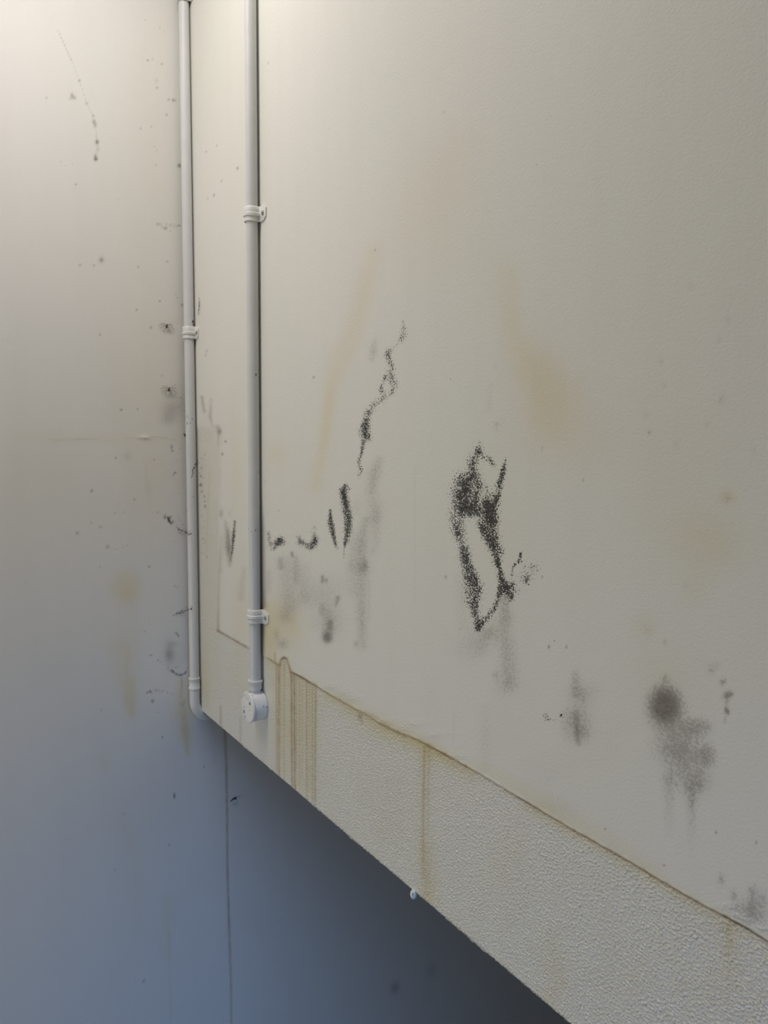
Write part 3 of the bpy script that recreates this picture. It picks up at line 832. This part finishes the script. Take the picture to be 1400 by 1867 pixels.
def coupling(parent, x0, z0, z1, r=0.0122):
    bm = bmesh.new()
    h = z1 - z0
    lathe(bm, [(PR - .0004, 0), (r, 0.0003), (r + .0006, .0012), (r + .0006, .0034), (r - .0004, .0046), (r - .0004, h - .0046), (r + .0006, h - .0034), (r + .0006, h - .0012), (r, h - .0003), (PR - .0004, h)],
          (x0, -OFF, z0), (0, 0, 1), 28)
    return from_bm('coupling', bm, M_FIT, parent)


# --- conduit in the corner: drops and bends under the wall
c1x = 0.0180
z_el = ZB - 0.0125                       # axis of the horizontal run below the soffit
BR = 0.036
c1 = empty('electrical_conduit', (c1x, -OFF, ZB))
tag(c1, 'thin white conduit pipe running down the corner and bending under the wall edge', 'conduit')
bm = bmesh.new()
zt = TOP - 0.002
pts = [(c1x + 0.0006 * math.sin(z * 3.1), -OFF, z) for z in np.linspace(zt, z_el + BR + .03, 30)]
tube(bm, pts, PR, 24)
pipe1 = from_bm('pipe', bm, M_PIPE, None)
bm = bmesh.new()
pts = [(c1x, -OFF, z_el + BR + .034)]
for k in range(0, 13):
    a = k * math.pi / 24
    pts.append((c1x, -OFF + BR - BR * math.cos(a), z_el + BR - BR * math.sin(a)))
pts.append((c1x, 0.32, z_el))
tube(bm, pts, PR + .0008, 24)
elbow1 = from_bm('elbow', bm, M_PIPE, None)
parts1 = [pipe1, elbow1]
zc = on_right(356, 608)[2]
sd = saddle(None, c1x, zc, ear=0.016); parts1.append(sd)
sd = saddle(None, c1x, on_right(350, -9)[2], ear=0.020); parts1.append(sd)
parts1.append(coupling(None, c1x, on_right(360, 1250)[2], on_right(360, 1229)[2], .0116))

# --- conduit on the wall: ends in a round junction box
c2x = 0.5 * (on_right(473.5, 300)[0] + on_right(479.5, 1200)[0]) - 0.006
c2 = empty('electrical_conduit', (c2x, -OFF, on_right(480, 1283)[2]))
tag(c2, 'white conduit pipe on the mouldy wall ending in a round junction box', 'conduit')
zbox = on_right(480, 1286)[2]
bm = bmesh.new()
pts = [(c2x + 0.0008 * math.sin(z * 2.3 + 1), -OFF, z) for z in np.linspace(zt, zbox + .022, 40)]
tube(bm, pts, PR, 28)
parts2 = [from_bm('pipe', bm, M_PIPE, None)]
for v in (392, 1121):
    parts2.append(saddle(None, c2x, on_right(476, v)[2], ear=0.024))
bm = bmesh.new()
zc0, zc1 = on_right(479, 1254)[2], on_right(479, 1238)[2]
lathe(bm, [(PR - .0004, 0), (.0114, .0), (.0116, (zc1 - zc0) * .6), (.0132, (zc1 - zc0) * .75), (.0132, (zc1 - zc0) * .97), (.0122, zc1 - zc0), (PR - .0004, zc1 - zc0)], (c2x, -OFF, zc0), (0, 0, 1), 28)
parts2.append(from_bm('coupling', bm, M_FIT, None))
bm = bmesh.new()
BRAD = 0.0265
lathe(bm, [(0, .0), (BRAD - .001, 0), (BRAD, .001), (BRAD, .0235), (BRAD - .0006, .0243), (0, .0243)], (c2x, 0.0, zbox), (0, -1, 0), 48)
jb = from_bm('junction_box', bm, M_BOX, None)
jb['label'] = 'round white junction box flecked with dirt'
parts2.append(jb)
bm = bmesh.new()
lathe(bm, [(BRAD + .0006, .0245), (BRAD + .0010, .0250), (BRAD + .0010, .0268), (BRAD + .0002, .0280), (BRAD - .004, .0284), (0, .0284), ], (c2x, 0.0, zbox), (0, -1, 0), 48)
lid = from_bm('lid', bm, M_BOX, None)
bm = bmesh.new()
lathe(bm, [(.0030, .0284), (.0030, .0292), (.0022, .0298), (.0008, .0298), (.0007, .0290), (0, .0290)], (c2x - .013, 0, zbox - .011), (0, -1, 0), 14)
s1 = from_bm('lid_screw', bm, M_SCREW, None)
bm = bmesh.new()
lathe(bm, [(.0030, .0284), (.0030, .0292), (.0022, .0298), (.0008, .0298), (.0007, .0290), (0, .0290)], (c2x + .013, 0, zbox + .011), (0, -1, 0), 14)
s2 = from_bm('lid_screw', bm, M_SCREW, None)


def adopt(child, parent):
    child.parent = parent
    child.matrix_parent_inverse = Matrix.Translation(-Vector(parent.location))


for p in parts1:
    adopt(p, c1)
for p in parts2:
    adopt(p, c2)
lid.parent = jb
s1.parent = jb
s2.parent = jb

# ------------------------------------------------------------------ small life and dirt


def spider(u, v, label, seed, span):
    r = random.Random(seed)
    c = on_left(u, v)
    t = empty('cellar_spider', (0.0, c[1], c[2]))
    tag(t, label, 'spider', 'spiders on the end wall')
    bm = bmesh.new()
    lathe(bm, [(0, .0055), (.0010, .0048), (.0015, .003), (.0013, .001), (.0007, 0), (.0012, -.0008), (.0013, -.0022), (.0006, -.0034), (0, -.0036)], (0.0032, 0, 0), (0, .25, 1), 12)
    from_bm('body', bm, M_BUG, t)
    for sgn in (-1, 1):
        for a, reach, bend in ((62, .8, .35), (28, 1.0, .30), (-8, 1.0, .2), (-48, .85, .28)):
            a = math.radians(a + r.uniform(-9, 9))
            L = span * reach * r.uniform(.85, 1.1)
            kx, kz = sgn * math.cos(a + .5) * L * .5, math.sin(a + .5) * L * .45
            ex, ez = sgn * math.cos(a - bend) * L, math.sin(a - bend) * L * .8
            bm = bmesh.new()
            pts = []
            for k in range(9):
                s_ = k / 8
                w0, w1, w2 = (1 - s_) ** 2, 2 * s_ * (1 - s_), s_ * s_
                pts.append((0.0030 * w0 + 0.0095 * w1 + 0.0006 * w2, kx * w1 + ex * w2, kz * w1 + ez * w2 - .0015 * w0))
            tube(bm, pts, [.00042, .0004, .0004, .00036, .00036, .0003, .0003, .00026, .0002], 5)
            from_bm('leg', bm, M_LEG, t)
    return t


spider(303, 596, 'long-legged spider on the end wall just left of the corner pipe clip', 3, .0165)
spider(307, 711, 'long-legged spider on the end wall above the grey smudge', 8, .0175)

# small winged insect below the overhang, and a seed-shaped one by the corner pipe
c = on_left(424, 1456)
t = tag(empty('small_insect', (0.0, c[1], c[2])), 'small dark winged insect beside the long brown drip line', 'insect')
bm = bmesh.new()
tube(bm, [(.002, -.007, -.005), (.003, -.003, -.002), (.0034, .001, .001), (.003, .004, .003)], [.0004, .0012, .0016, .0008], 8)
from_bm('body', bm, M_BUG, t)
for sg in (0, 1):
    bm = bmesh.new()
    w = [(.0035, .000, .001), (.0042, .006, .0045 - .002 * sg), (.0036, .0085, .001 - .003 * sg), (.003, .005, -.002 - .001 * sg)]
    vs_ = [bm.verts.new(p) for p in w] + [bm.verts.new((p[0] - .0004, p[1], p[2])) for p in w]
    bm.faces.new(vs_[:4]); bm.faces.new(vs_[7:3:-1])
    for k in range(4):
        bm.faces.new((vs_[k], vs_[(k + 1) % 4], vs_[4 + (k + 1) % 4], vs_[4 + k]))
    from_bm('wing', bm, M_WING, t, smooth=False)
c = on_left(336.5, 793)
t = tag(empty('small_insect', (0.0, c[1], c[2])), 'tiny dark slender insect touching the left side of the corner pipe', 'insect')
bm = bmesh.new()
tube(bm, [(.0015, -.0022, .0034), (.0018, -.001, .0016), (.0018, .0008, -.001), (.0014, .0022, -.0034)], [.0006, .0013, .0013, .0004], 8)
from_bm('body', bm, M_BUG, t)
bm = bmesh.new()
tube(bm, [(.0016, .0018, -.003), (.0012, .0036, -.0046), (.0006, .0052, -.0052)], .0003, 5)
from_bm('leg', bm, M_LEG, t)


def clump(points, label, seed, n=26, spread=.003, size=.0009):
    """web clump: crumbs strung on sagging threads; points are world positions"""
    r = random.Random(seed)
    pts = [Vector(p) for p in points]
    t = tag(empty('cobweb_clump', pts[0]), label, 'cobweb')
    bm = bmesh.new()
    for k in range(n):
        s_ = r.random() ** 1.4 * (len(pts) - 1)
        i = min(int(s_), len(pts) - 2)
        p = pts[i].lerp(pts[i + 1], s_ - i) - pts[0]
        amp = spread * (1 - .55 * s_ / max(1, len(pts) - 1))
        p += Vector((abs(r.gauss(0, amp)) * .5, -abs(r.gauss(0, amp)) * .6 + amp * .3, r.gauss(0, amp)))
        m_ = Matrix.Translation(p) @ Matrix.Rotation(r.uniform(0, 6), 4, Vector((r.random(), r.random(), r.random() + .1)).normalized()) @ Matrix.Diagonal((r.uniform(.5, 1.9), r.uniform(.5, 1), r.uniform(.5, 1), 1))
        bmesh.ops.create_icosphere(bm, subdivisions=1, radius=size * r.uniform(.5, 1.3), matrix=m_)
    o = from_bm('crumbs', bm, M_WEB, t)
    o['kind'] = 'stuff'
    bm = bmesh.new()
    for k in range(4):
        off = [Vector((r.gauss(0, .0008), r.gauss(0, .0012), r.gauss(0, .0016))) for _ in pts]
        q = [p - pts[0] + o_ for p, o_ in zip(pts, off)]
        qq = []
        for a, b in zip(q, q[1:]):
            qq += [a, a.lerp(b, .5) + Vector((0, 0, -.0012))]
        tube(bm, qq + [q[-1]], .00010, 4)
    from_bm('thread', bm, M_WEB, t)
    return t


clump([on_right(362, 841, .004), on_right(356, 848, .022), on_right(352, 856, .024), on_right(350, 870, .024)], 'brown web clump hanging across the corner pipe where the stippled coat begins', 2, 46, .0032)
clump([on_right(350, 972, .024), on_right(345, 974, .024), on_left(336, 970, .004), on_left(322, 962, .001)], 'brown web clump on the corner pipe level with the black mould marks', 5, 42, .003)
clump([on_right(350, 1108, .024), on_left(341, 1112, .006), on_left(330, 1117, .001), on_left(318, 1121, .001)], 'thin web strand stretched left from the corner pipe beside the lower wall clip', 6, 30, .0018, .0008)
clump([on_right(352, 586, .024), on_right(353, 592, .024), on_right(355, 597, .020)], 'little brown web clump right above the clip on the corner pipe', 7, 22, .002)
clump([on_right(363, 549, .003), on_right(363, 560, .003), on_right(361, 574, .004)], 'pale crumbly web patch on the wall right of the corner pipe, above its clip', 12, 26, .0024, .0008)
clump([on_left(307, 944, .001), on_left(309, 949, .001), on_left(313, 955, .001)], 'small brown web tangle on the end wall, left of the corner pipe', 13, 26, .002, .0008)
